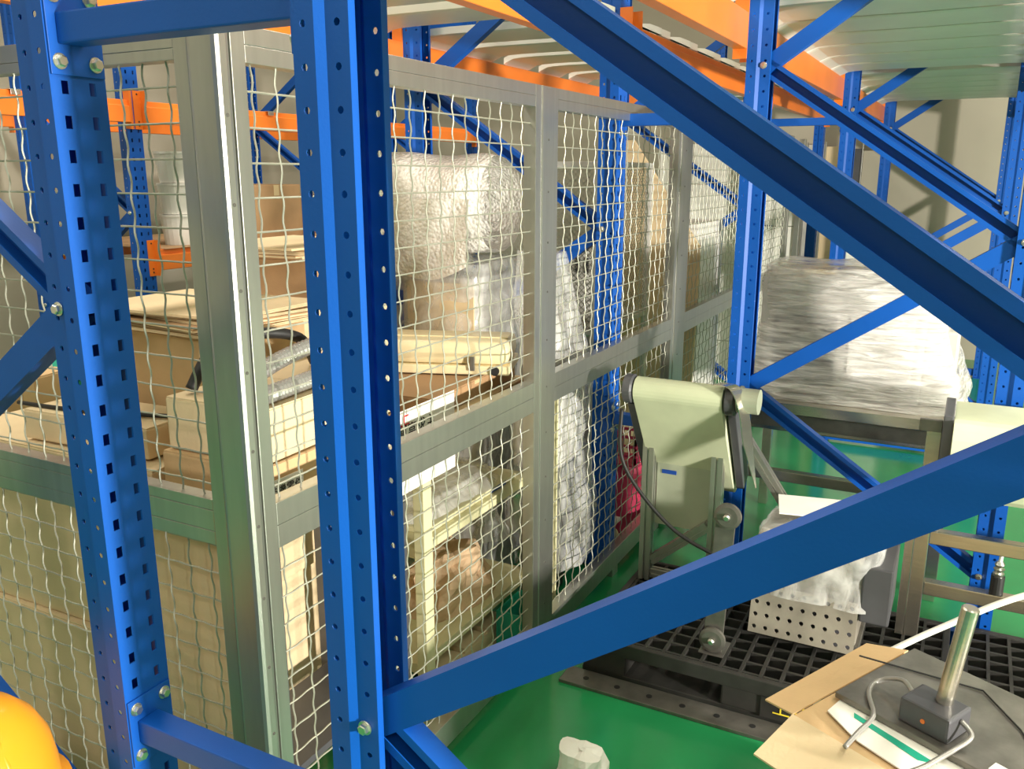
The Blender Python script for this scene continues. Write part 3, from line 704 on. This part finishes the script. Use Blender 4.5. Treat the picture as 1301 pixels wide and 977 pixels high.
# left-wall rack goods
t = thing('load_sign', 'pale load sign plate hung on the left-wall rack post', 'sign', (X3 + .97, 4.9, 1.5))
bxo('plate', PAPER, t, X3 + DEP + .001, X3 + DEP + .004, 5.10, 5.22, 1.36, 1.80, .001)
for i in range(4): bxo('rule', DSTEEL, t, X3 + DEP + .004, X3 + DEP + .0045, 5.11, 5.21, 1.44 + i * .08, 1.444 + i * .08, 0)
for k, (y, n) in enumerate(((3.72, 3), (3.98, 2))):
    for i in range(n):
        z = 1.237 + i * .18
        t = thing('bucket', 'white plastic bucket stacked on lower beams of left-wall rack', 'bucket', (-4.22, y, z), 'buckets on the left-wall rack')
        build(MB().lathe([(.10, 0), (.118, .165)], (-4.22, y, z), (0, 0, 1), 22), 'shell', WHITEP, t); build(MB().lathe([(.122, .1652), (.122, .178)], (-4.22, y, z), (0, 0, 1), 22), 'lid', WHITEP, t)
for k in range(7):
    t = thing('shelf_board', 'grey timber board laid across the lower left-wall rack beams', 'board', (X3 + .5, 3.5 + k * .24, 1.2355), 'boards on the left-wall rack')
    for d in range(2): bxo('plank', CARDB, t, X3 - .04, X3 + DEP + .045, 3.42 + k * .24 + d * .115, 3.53 + k * .24 + d * .115, 1.2352 - .0002, 1.2368, 0)
carton('brown carton on lower shelf of left-wall rack beside buckets', -4.30, 4.42, 1.237, .40, .46, .34, 0, CARDB, group='cartons on the left-wall rack')
carton('dark carton on lower shelf of left-wall rack behind load sign', -4.35, 4.92, 1.237, .36, .40, .26, 0, CARDB, group='cartons on the left-wall rack')
carton('orange-brown carton on floor below left-wall rack buckets', -4.35, 3.85, 0, .60, .60, .7, 0, CARD, group='cartons on the left-wall rack')
carton('large brown carton on floor below left-wall rack', -4.35, 4.55, 0, .60, .60, .85, 0, CARDB, group='cartons on the left-wall rack')
t = thing('green_bin', 'green plastic bin on the floor left of the slotted post', 'bin', (-3.55, 2.2, 0))
bxo('body', GREENP, t, -3.80, -3.30, 1.95, 2.40, 0, .80, .02); bxo('rim', GREENP, t, -3.82, -3.28, 1.93, 2.42, .80, .83, .006)
carton('brown carton beside green bin left of slotted post', -3.05, 1.75, 0, .40, .40, .95, 10, CARD, group='cartons by the green bin')

# ------------------------------------------------------------------ film-wrapped machine on stainless table
t = thing('steel_table', 'stainless table with cross bars carrying film-wrapped machine', 'table', (-.3, 3.9, 0))
tx0, tx1, ty0, ty1 = -.86, .05, 3.50, 4.35
bxo('table_top', STEEL, t, tx0, tx1, ty0, ty1, .700, .745, .003)
for x in (tx0 + .05, tx1 - .05):
    for y in (ty0 + .05, ty1 - .05): bxo('leg', STEEL, t, x - .022, x + .022, y - .022, y + .022, 0, .70, .003)
for z in (.62, .40):
    for y in (ty0 + .05, ty1 - .05): bxo('cross_bar', STEEL, t, tx0 + .073, tx1 - .073, y - .02, y + .02, z, z + .045, .003)
bxo('apron', DSTEEL, t, tx0 + .073, tx1 - .073, ty0 + .01, ty0 + .025, .64, .70, .002)
t = thing('packing_machine', 'big grey machine block tightly wrapped in shiny stretch film', 'wrapped machine', (-.36, 3.95, .745))
bxo('casing', MACH, t, -.76, -.12, 3.68, 4.24, .746, 1.24, .02)
bxo('dark_panel', MACHD, t, -.70, -.45, 3.672, 3.68, .80, 1.08, .003); bxo('pale_panel', WHITEP, t, -.40, -.16, 3.672, 3.68, .85, 1.10, .003)
bxo('side_unit', MACH, t, -.119, .0, 3.72, 4.15, .746, 1.05, .01)
bxo('corner_pad', CREAM, t, -.62, -.50, 3.80, 3.95, 1.24, 1.262, .004); bxo('corner_pad', CREAM, t, -.22, -.10, 3.80, 3.92, 1.24, 1.258, .004)
def mp(q): k = (1 - q) ** 1.6; return (.35 + .09 * k, .30 + .08 * k, .045 * k, -.03 * k)
build(hull(-.42, 3.96, .747, .53, mp, 110, 46, 6, .020, (3, 3, 7), 1), 'stretch_film', FILM, t, smooth=True)

# ------------------------------------------------------------------ black plastic pallets
def pallet(lab, x0, x1, y0, y1, letters=False):
    t = thing('plastic_pallet', lab, 'pallet', ((x0 + x1) / 2, (y0 + y1) / 2, 0), 'black plastic pallets'); h = .14
    mb = MB(); p = .062; x = x0 + .03
    while x < x1 - .02: mb.box(x - .005, x + .005, y0 + .02, y1 - .02, h - .035, h); x += p
    y = y0 + .03
    while y < y1 - .02: mb.box(x0 + .02, x1 - .02, y - .005, y + .005, h - .033, h - .001); y += p
    g = build(mb, 'grid_deck', BLACKP, t); g['kind'] = 'stuff'
    for a in ((x0, x1, y0, y0 + .022), (x0, x1, y1 - .022, y1)): bxo('edge_rail', BLACKP, t, a[0], a[1], a[2], a[3], h - .05, h, .004)
    for a in ((x0, x0 + .022), (x1 - .022, x1)): bxo('edge_rail', BLACKP, t, a[0], a[1], y0 + .0225, y1 - .0225, h - .05, h, .004)
    xm, ym = (x0 + x1) / 2, (y0 + y1) / 2
    for X in (x0 + .08, xm, x1 - .08):
        for Y in (y0 + .08, ym, y1 - .08): bxo('foot', BLACKP, t, X - .075, X + .075, Y - .075, Y + .075, .02, h - .05, .006)
    for Y in (y0 + .08, ym, y1 - .08): bxo('skid', BLACKP, t, x0, x1, Y - .07, Y + .07, 0, .02, .004)
    if letters: text('上弘', .055, YEL, Matrix.Translation((-.385, y0 - .0012, .045)) @ Matrix.Rotation(R(90), 4, 'X'), 'yellow_lettering', t), bxo('name_plate', BLACKP, t, -.42, -.27, y0, y0 + .004, .0201, .089, 0)
    return t
pallet('black grid plastic pallet under the conveyor, yellow characters on its edge', -1.02, .08, 2.43, 3.09, True)
pallet('black grid plastic pallet beside the steel rod stand', .10, 1.20, 2.36, 3.10)
t = thing('ramp_plate', 'worn dark steel ramp plate with round holes on floor before pallet', 'ramp plate', (-.7, 2.4, 0))
mb = MB(); mb.box(-1.06, -.12, 2.335, 2.428, 0, .012); build(mb, 'plate', DSTEEL, t, .002)
for i in range(8): build(MB().lathe([(.010, 0), (.010, .0012)], (-.98 + i * .11, 2.38, .012), (0, 0, 1), 12), 'hole', RUB, t)

# ------------------------------------------------------------------ inclined belt conveyor on the pallet
PZ = .141
def profile_bar(mb, p, q, w_=.042, up=(0, 1, 0)):
    h = w_ / 2; g = w_ * .10; d = w_ * .22
    pr = [(-h, -h), (-g, -h), (-g, -h + d), (g, -h + d), (g, -h), (h, -h), (h, -g), (h - d, -g), (h - d, g), (h, g), (h, h), (g, h), (g, h - d), (-g, h - d), (-g, h), (-h, h), (-h, g), (-h + d, g), (-h + d, -g), (-h, -g)]
    return mb.sweep(p, q, pr, up, True)
t = thing('belt_conveyor', 'inclined belt conveyor on aluminium legs, pale green belt over head roller', 'conveyor', (-.84, 2.9, PZ))
for x in (-.972, -.716): build(profile_bar(MB(), (x, 2.93, PZ), (x, 2.93, .78)), 'leg', ALU, t)
build(profile_bar(MB(), (-.949, 2.93, PZ + .08), (-.740, 2.93, .40), .036), 'diagonal_strut', ALU, t)
build(profile_bar(MB(), (-.66, 2.93, .80), (-.455, 3.035, .44), .036), 'diagonal_strut', ALU, t)
build(profile_bar(MB(), (-.46, 3.035, PZ), (-.46, 3.035, .43), .03), 'short_leg', ALU, t)
build(profile_bar(MB(), (-.949, 2.93, PZ + .03), (-.740, 2.93, PZ + .03), .034, (0, 0, 1)), 'base_bar', ALU, t)
dy, dz = .56, -.83; nrm = Vector((0, dz, -dy))  # underside normal faces the viewer
hd = Vector((0, 2.80, .915)); rr = .046
tail = hd + Vector((0, dy, dz)) * .44
def beltloop():
    pts = []
    n_ = Vector((0, .83, .56))
    for i in range(13):
        a = math.pi * i / 12; c = math.cos(a); s_ = math.sin(a)
        pts.append(hd + n_ * (rr * c) - Vector((0, dy, dz)) * (rr * s_))
    for i in range(13):
        a = math.pi * i / 12; c = -math.cos(a); s_ = math.sin(a)
        pts.append(tail + n_ * (rr * c) + Vector((0, dy, dz)) * (rr * s_))
    k = len(pts); vs = [(x, p.y, p.z) for x in (-.985, -.675) for p in pts]
    return MB().add(vs, [(i, (i + 1) % k, (i + 1) % k + k, i + k) for i in range(k)] + [tuple(range(k)), tuple(range(2 * k - 1, k - 1, -1))])
build(beltloop(), 'belt', BELT, t, smooth=False)
for x0, x1 in ((-1.030, -.988), (-.672, -.632)):
    build(MB().bar((x0 / 2 + x1 / 2, hd.y + .045, hd.z - .04), (x0 / 2 + x1 / 2, tail.y, tail.z), x1 - x0 - .012, .075, (0, .83, .56)), 'side_rail', MACHD, t, .003)
    bl = build(MB().lathe([(.044, 0), (.052, .004), (.052, .030), (.044, .036)], (x0 + .003, hd.y, hd.z), (1, 0, 0), 24), 'bearing', MACHD, t)
    build(MB().lathe([(.018, 0), (.018, .004)], (x1 if x1 > -.8 else x0, hd.y, hd.z), (1 if x1 > -.8 else -1, 0, 0), 14), 'hub', ZINC, bl)
build(MB().lathe([(.042, 0), (.042, .07)], (-.631, hd.y, hd.z + .004), (1, 0, 0), 24), 'motor_drum', CONV, t)
build(MB().box(-.965, -.70, 2.84, 2.862, .775, .806), 'scraper_bar', CREAMST, t, .002)
build(MB().box(-.95, -.738, 2.955, 2.960, .36, .70), 'back_sheet', CONV, t, .001)
build(MB().box(-.93, -.875, 2.952, 2.955, .565, .58), 'blue_mark', BLUEP, t)
# guard strip
pts = smoothpath([(-.70, 2.77, .972), (-.64, 2.76, .968), (-.605, 2.76, .90), (-.585, 2.775, .78), (-.555, 2.80, .62)], 5); vs = []; k = len(pts)
for i, p in enumerate(pts):
    w_ = .022 * (1 if i < k * .75 else max(.08, (k - 1 - i) / (k * .25)))
    for dx, dy_ in ((-w_ * .8, -w_), (w_ * .8, w_)): vs.append((p.x + dx * .6, p.y + dy_, p.z)); vs.append((p.x + dx * .6 + .002, p.y + dy_, p.z + .002))
fs = []
for i in range(k - 1):
    b = i * 4; fs += [(b, b + 2, b + 6, b + 4), (b + 1, b + 5, b + 7, b + 3), (b, b + 4, b + 5, b + 1), (b + 2, b + 3, b + 7, b + 6)]
build(MB().add(vs, fs), 'guard_strip', STEEL, t)
build(MB().add([(-.45, 3.01, .47), (-.415, 3.01, .47), (-.425, 3.01, .41), (-.475, 3.01, .44), (-.45, 3.02, .47), (-.415, 3.02, .47), (-.425, 3.02, .41), (-.475, 3.02, .44)],
     [(0, 1, 2, 3), (7, 6, 5, 4), (0, 4, 5, 1), (1, 5, 6, 2), (2, 6, 7, 3), (3, 7, 4, 0)]), 'gusset', STEEL, t, .001)
t = thing('drive_arm', 'grey drive arm plate with round pulleys at both ends by conveyor', 'drive arm', (-.59, 2.51, PZ))
build(MB().bar((-.583, 2.53, .63), (-.603, 2.53, PZ + .002), .062, .010, (0, 1, 0)), 'plate', DSTEEL, t, .002)
for x, z in ((-.575, .62), (-.600, .19)):
    p_ = build(MB().lathe([(.032, 0), (.042, .003), (.042, .016), (.032, .019)], (x, 2.523, z), (0, -1, 0), 28), 'pulley', DSTEEL, t)
    build(MB().lathe([(.011, 0), (.011, .008), (.007, .014)], (x, 2.504, z), (0, -1, 0), 12), 'axle', ZINC, p_)
bxo('foot_plate', DSTEEL, t, -.64, -.56, 2.50, 2.60, PZ, PZ + .004, 0)
o = build(MB().tube(smoothpath([(-1.01, 2.72, .86), (-1.0, 2.70, .70), (-.93, 2.70, .58), (-.80, 2.70, .46), (-.66, 2.68, .41), (-.58, 2.67, .40), (-.545, 2.69, .41)], 7), .007, 8), 'power_cable', RUB, None, smooth=True, origin=(-1.01, 2.72, .86))
tag(o, 'black power cable drooping from conveyor head to perforated machine', 'cable')
# perforated film-wrapped feeder on the pallet
t = thing('perforated_feeder', 'steel feeder with perforated front plate wrapped in film on pallet', 'feeder', (-.33, 2.8, PZ))
def perf(x0, x1, z0, z1, y, tilt):
    mb = MB(); nx, nz_ = 9, 4; cw, ch = (x1 - x0) / nx, (z1 - z0) / nz_
    for i in range(nx):
        for j in range(nz_):
            a, b = x0 + i * cw, z0 + j * ch; cx_, cz_ = a + cw / 2, b + ch / 2
            out = [(a, b), (cx_, b), (a + cw, b), (a + cw, cz_), (a + cw, b + ch), (cx_, b + ch), (a, b + ch), (a, cz_)]
            h = [(cx_ + .0075 * math.cos(R(225 + 45 * k)), cz_ + .0075 * math.sin(R(225 + 45 * k))) for k in range(8)]
            Y = lambda z: y + (z - z0) * tilt
            vs = [(p, Y(q), q) for ring in (out, h) for p, q in ring] + [(p, Y(q) + .006, q) for p, q in h]
            fs = []
            for k in range(8): e = (k + 1) % 8; fs += [(k, e, 8 + e, 8 + k), (8 + k, 8 + e, 16 + e, 16 + k)]
            mb.add(vs, fs)
    return mb
build(perf(-.52, -.19, .17, .33, 2.66, .25), 'perforated_plate', DULL, t)
bxo('plate_backing', MACHD, t, -.515, -.195, 2.705, 2.712, .15, .32, 0)
bxo('plinth', DSTEEL, t, -.53, -.18, 2.72, 2.97, PZ, .17, .003)
bxo('hopper', DULL, t, -.52, -.19, 2.715, 2.97, .1701, .50, .01)
bxo('side_box', MACHD, t, -.188, -.10, 2.70, 2.95, .27, .46, .006)
build(hull(-.33, 2.84, .30, .22, lambda q: (.195, .150, 0, 0), 56, 12, 6, .02, (9, 9, 9), 4), 'film', FILMT, t, smooth=True)
o = build(MB(XF(-.34, 2.90, .552, 12)).box(-.15, .15, -.09, .09, 0, .004), 'white_board', PAPER, None, .001, origin=(-.36, 2.95, .548))
tag(o, 'white card lying on top of the film-wrapped feeder', 'card')

# ------------------------------------------------------------------ second conveyor at the right
t = thing('cream_conveyor', 'cream belt conveyor on stainless legs beside blue frame, right of machine', 'conveyor', (.3, 2.95, PZ))
cy_, cz_ = 2.90, .80
pr = []
for i in range(11): a = R(90 + 18 * i); pr.append((cy_ - .04 + .125 * math.cos(a) * .6, cz_ + .125 * math.sin(a)))
pr += [(cy_ + .20, cz_ - .125), (cy_ + .20, cz_ + .125)]; k = len(pr)
vs = [(x, y, z) for x in (.012, .80) for y, z in pr]
build(MB().add(vs, [(i, (i + 1) % k, (i + 1) % k + k, i + k) for i in range(k)] + [tuple(range(k)), tuple(range(2 * k - 1, k - 1, -1))]), 'belt', BELT, t)
bxo('side_plate', MACHD, t, -.018, .010, cy_ - .05, cy_ + .20, .62, .935, .004)
bxo('leg', STEEL, t, -.062, -.018, 2.93, 2.99, PZ, .88, .003)
bxo('leg_flange', STEEL, t, -.088, -.0625, 2.93, 2.937, PZ, .60, .001)
bxo('clamp', DSTEEL, t, -.085, -.019, 2.915, 2.93, .86, .90, .003)
bxo('leg', STEEL, t, .74, .79, 2.93, 2.99, PZ, .67, .003)
for z, y in ((.48, 2.98), (.30, 2.98)): bxo('cross_bar', STEEL, t, -.0175, .7395, y - .05, y - .01, z, z + .045, .003)
t = thing('cable_gland', 'black connector with silver cable gland on the cross bar', 'connector', (.19, 2.93, .346))
build(MB().lathe([(.020, 0), (.020, .06)], (.19, 2.95, .346), (0, 0, 1), 16), 'body', RUB, t); build(MB().lathe([(.015, .0601), (.017, .07), (.013, .075), (.017, .085), (.012, .09), (.015, .10), (.010, .11)], (.19, 2.95, .346), (0, 0, 1), 16), 'gland', ZINC, t)
build(MB().tube(smoothpath([(.19, 2.95, .452), (.20, 2.95, .50), (.25, 2.94, .49), (.31, 2.93, .40), (.36, 2.90, .26)], 6), .006, 8), 'lead', WHITEC, t, smooth=True)

# ------------------------------------------------------------------ rod stand on cartons in the foreground
Q = XF(.12, 1.83, -.06, -27)
t = thing('carton', 'open pale carton under the dark rod stand plate', 'carton', (.12, 1.83, 0), 'foreground cartons')
build(MB(Q).box(-.30, .30, -.20, .26, .06, .535), 'body', CARD, t, .004)
for s_, z1 in ((-1, .50), ):
    build(MB(Q).add([(-.30, -.20, .535), (.30, -.20, .535), (.29, -.34, .50), (-.29, -.34, .50), (-.30, -.20, .539), (.30, -.20, .539), (.29, -.34, .504), (-.29, -.34, .504)], [(0, 3, 2, 1), (4, 5, 6, 7), (0, 1, 5, 4), (1, 2, 6, 5), (2, 3, 7, 6), (3, 0, 4, 7)]), 'flap', CARDL, t)
build(MB(Q).add([(-.30, -.20, .535), (-.30, .26, .535), (-.39, .22, .525), (-.39, -.18, .515), (-.30, -.20, .539), (-.30, .26, .539), (-.39, .22, .529), (-.39, -.18, .519)], [(0, 1, 2, 3), (7, 6, 5, 4), (0, 4, 5, 1), (1, 5, 6, 2), (2, 6, 7, 3), (3, 7, 4, 0)]), 'flap', CARD, t)
def sheet(lab, xf, pts, th, mat, name, cat):
    k = len(pts); mb = MB(xf).add([(x, y, z) for z in (0, th) for x, y in pts], [tuple(range(k - 1, -1, -1)), tuple(range(k, 2 * k))] + [(i, (i + 1) % k, (i + 1) % k + k, i + k) for i in range(k)])
    o = build(mb, name, mat, None, origin=xf.translation); return tag(o, lab, cat)
sheet('white torn paper spread on carton below the dark plate', Q @ Matrix.Translation((0, 0, .5395)), [(-.27, -.06), (-.26, -.13), (-.16, -.17), (.02, -.185), (.29, -.17), (.30, -.02), (.1, -.01)], .003, PAPER, 'torn_paper', 'paper')
sheet('green tape strip on the torn white paper', Q @ Matrix.Translation((0, 0, .5427)), [(-.22, -.09), (-.21, -.105), (-.05, -.125), (-.02, -.105)], .001, GREENP, 'tape_strip', 'tape')
QB = Q @ Matrix.Translation((-.085, 0, 0))
t = thing('rod_stand', 'dark steel base plate with clamp block and upright steel rod on carton', 'rod stand', Q @ Vector((.05, .08, .5445)))
build(MB(Q).box(-.28, .40, -.075, .25, .5445, .5585), 'base_plate', DSTEEL, t, .002)
blk = build(MB(QB).box(-.055, .055, -.055, .035, .559, .615), 'clamp_block', MACHD, t, .006)
build(MB(QB).lathe([(.005, 0), (.005, .002)], (0.0, -.055, .585), (0, -1, 0), 10), 'indicator', ORANGE, blk)
build(MB(QB).lathe([(.0175, 0), (.0175, .225), (.015, .228)], (.01, .005, .6152), (.10, .05, 1), 24), 'rod', STEEL, t, smooth=False)
build(MB(QB).tube([(-.25, .10, .562), (.0, .20, .562), (.12, .12, .562), (.30, -.06, .562)], .0022, 6), 'thin_wire', RUB, t)
build(MB(QB).box(.14, .23, -.055, -.025, .5585, .5592), 'white_sticker', PAPER, t)
build(MB(QB).box(.17, .34, .12, .19, .5585, .5592), 'white_sticker', PAPER, t)
build(MB(QB).box(.15, .17, .15, .165, .5585, .565), 'yellow_plug', YEL, t)
for k, pp in enumerate(([(-.054, .0, .60), (-.10, .03, .60), (-.15, .02, .575), (-.14, -.03, .568), (-.09, -.09, .562), (-.08, -.16, .555), (-.07, -.22, .551)], [(.056, -.01, .60), (.085, -.02, .585), (.075, -.06, .566), (.07, -.10, .562), (.06, -.16, .555), (.04, -.22, .551)])):
    build(MB(QB).tube(smoothpath(pp, 6), .0055, 8), 'lead', HOSE, t, smooth=True)
o = build(MB().tube(smoothpath([(-.24, 2.22, .20), (-.233, 2.2, .262), (-.223, 2.2, .316), (-.189, 2.22, .355), (-.092, 2.28, .404), (.03, 2.34, .481), (.219, 2.42, .588), (.45, 2.5, .66)], 8), .0085, 10), 'white_hose', WHITEC, None, smooth=True, origin=(-.18, 1.93, .5))
tag(o, 'white hose curving over the pallet behind the rod stand', 'hose')
t = thing('paper_scrap', 'crumpled white paper piece on green floor before the ramp plate', 'paper scrap', (-.82, 1.95, 0))
build(hull(-.80, 1.93, 0, .10, lambda q: (.085 - .02 * q, .06 - .01 * q, 0, 0), 22, 6, 3, .02, (12, 12, 12), 2), 'scrap', PAPER, t)

# ------------------------------------------------------------------ hard hat at lower left
carton('carton supporting the orange hard hat beside the slotted post', -1.47, .66, 0, .30, .30, .575, 0, CARD, group='foreground cartons')
t = thing('hard_hat', 'orange safety hard hat on carton by the slotted blue post', 'hard hat', (-1.43, .70, .579))
build(MB().lathe([(.150, 0), (.152, .006), (.135, .012), (.134, .05), (.126, .10), (.108, .14), (.08, .172), (.045, .190), (.012, .197), (.001, .1975)], (-1.43, .70, .579), (0, 0, 1), 40), 'shell', HELM, t, smooth=True)
build(MB().tube(smoothpath([(-1.43 + .135 * math.cos(a), .70, .589 + .192 * math.sin(a)) for a in [R(20 + 14 * i) for i in range(11)]], 3), .007, 8), 'ridge', HELM, t, smooth=True)
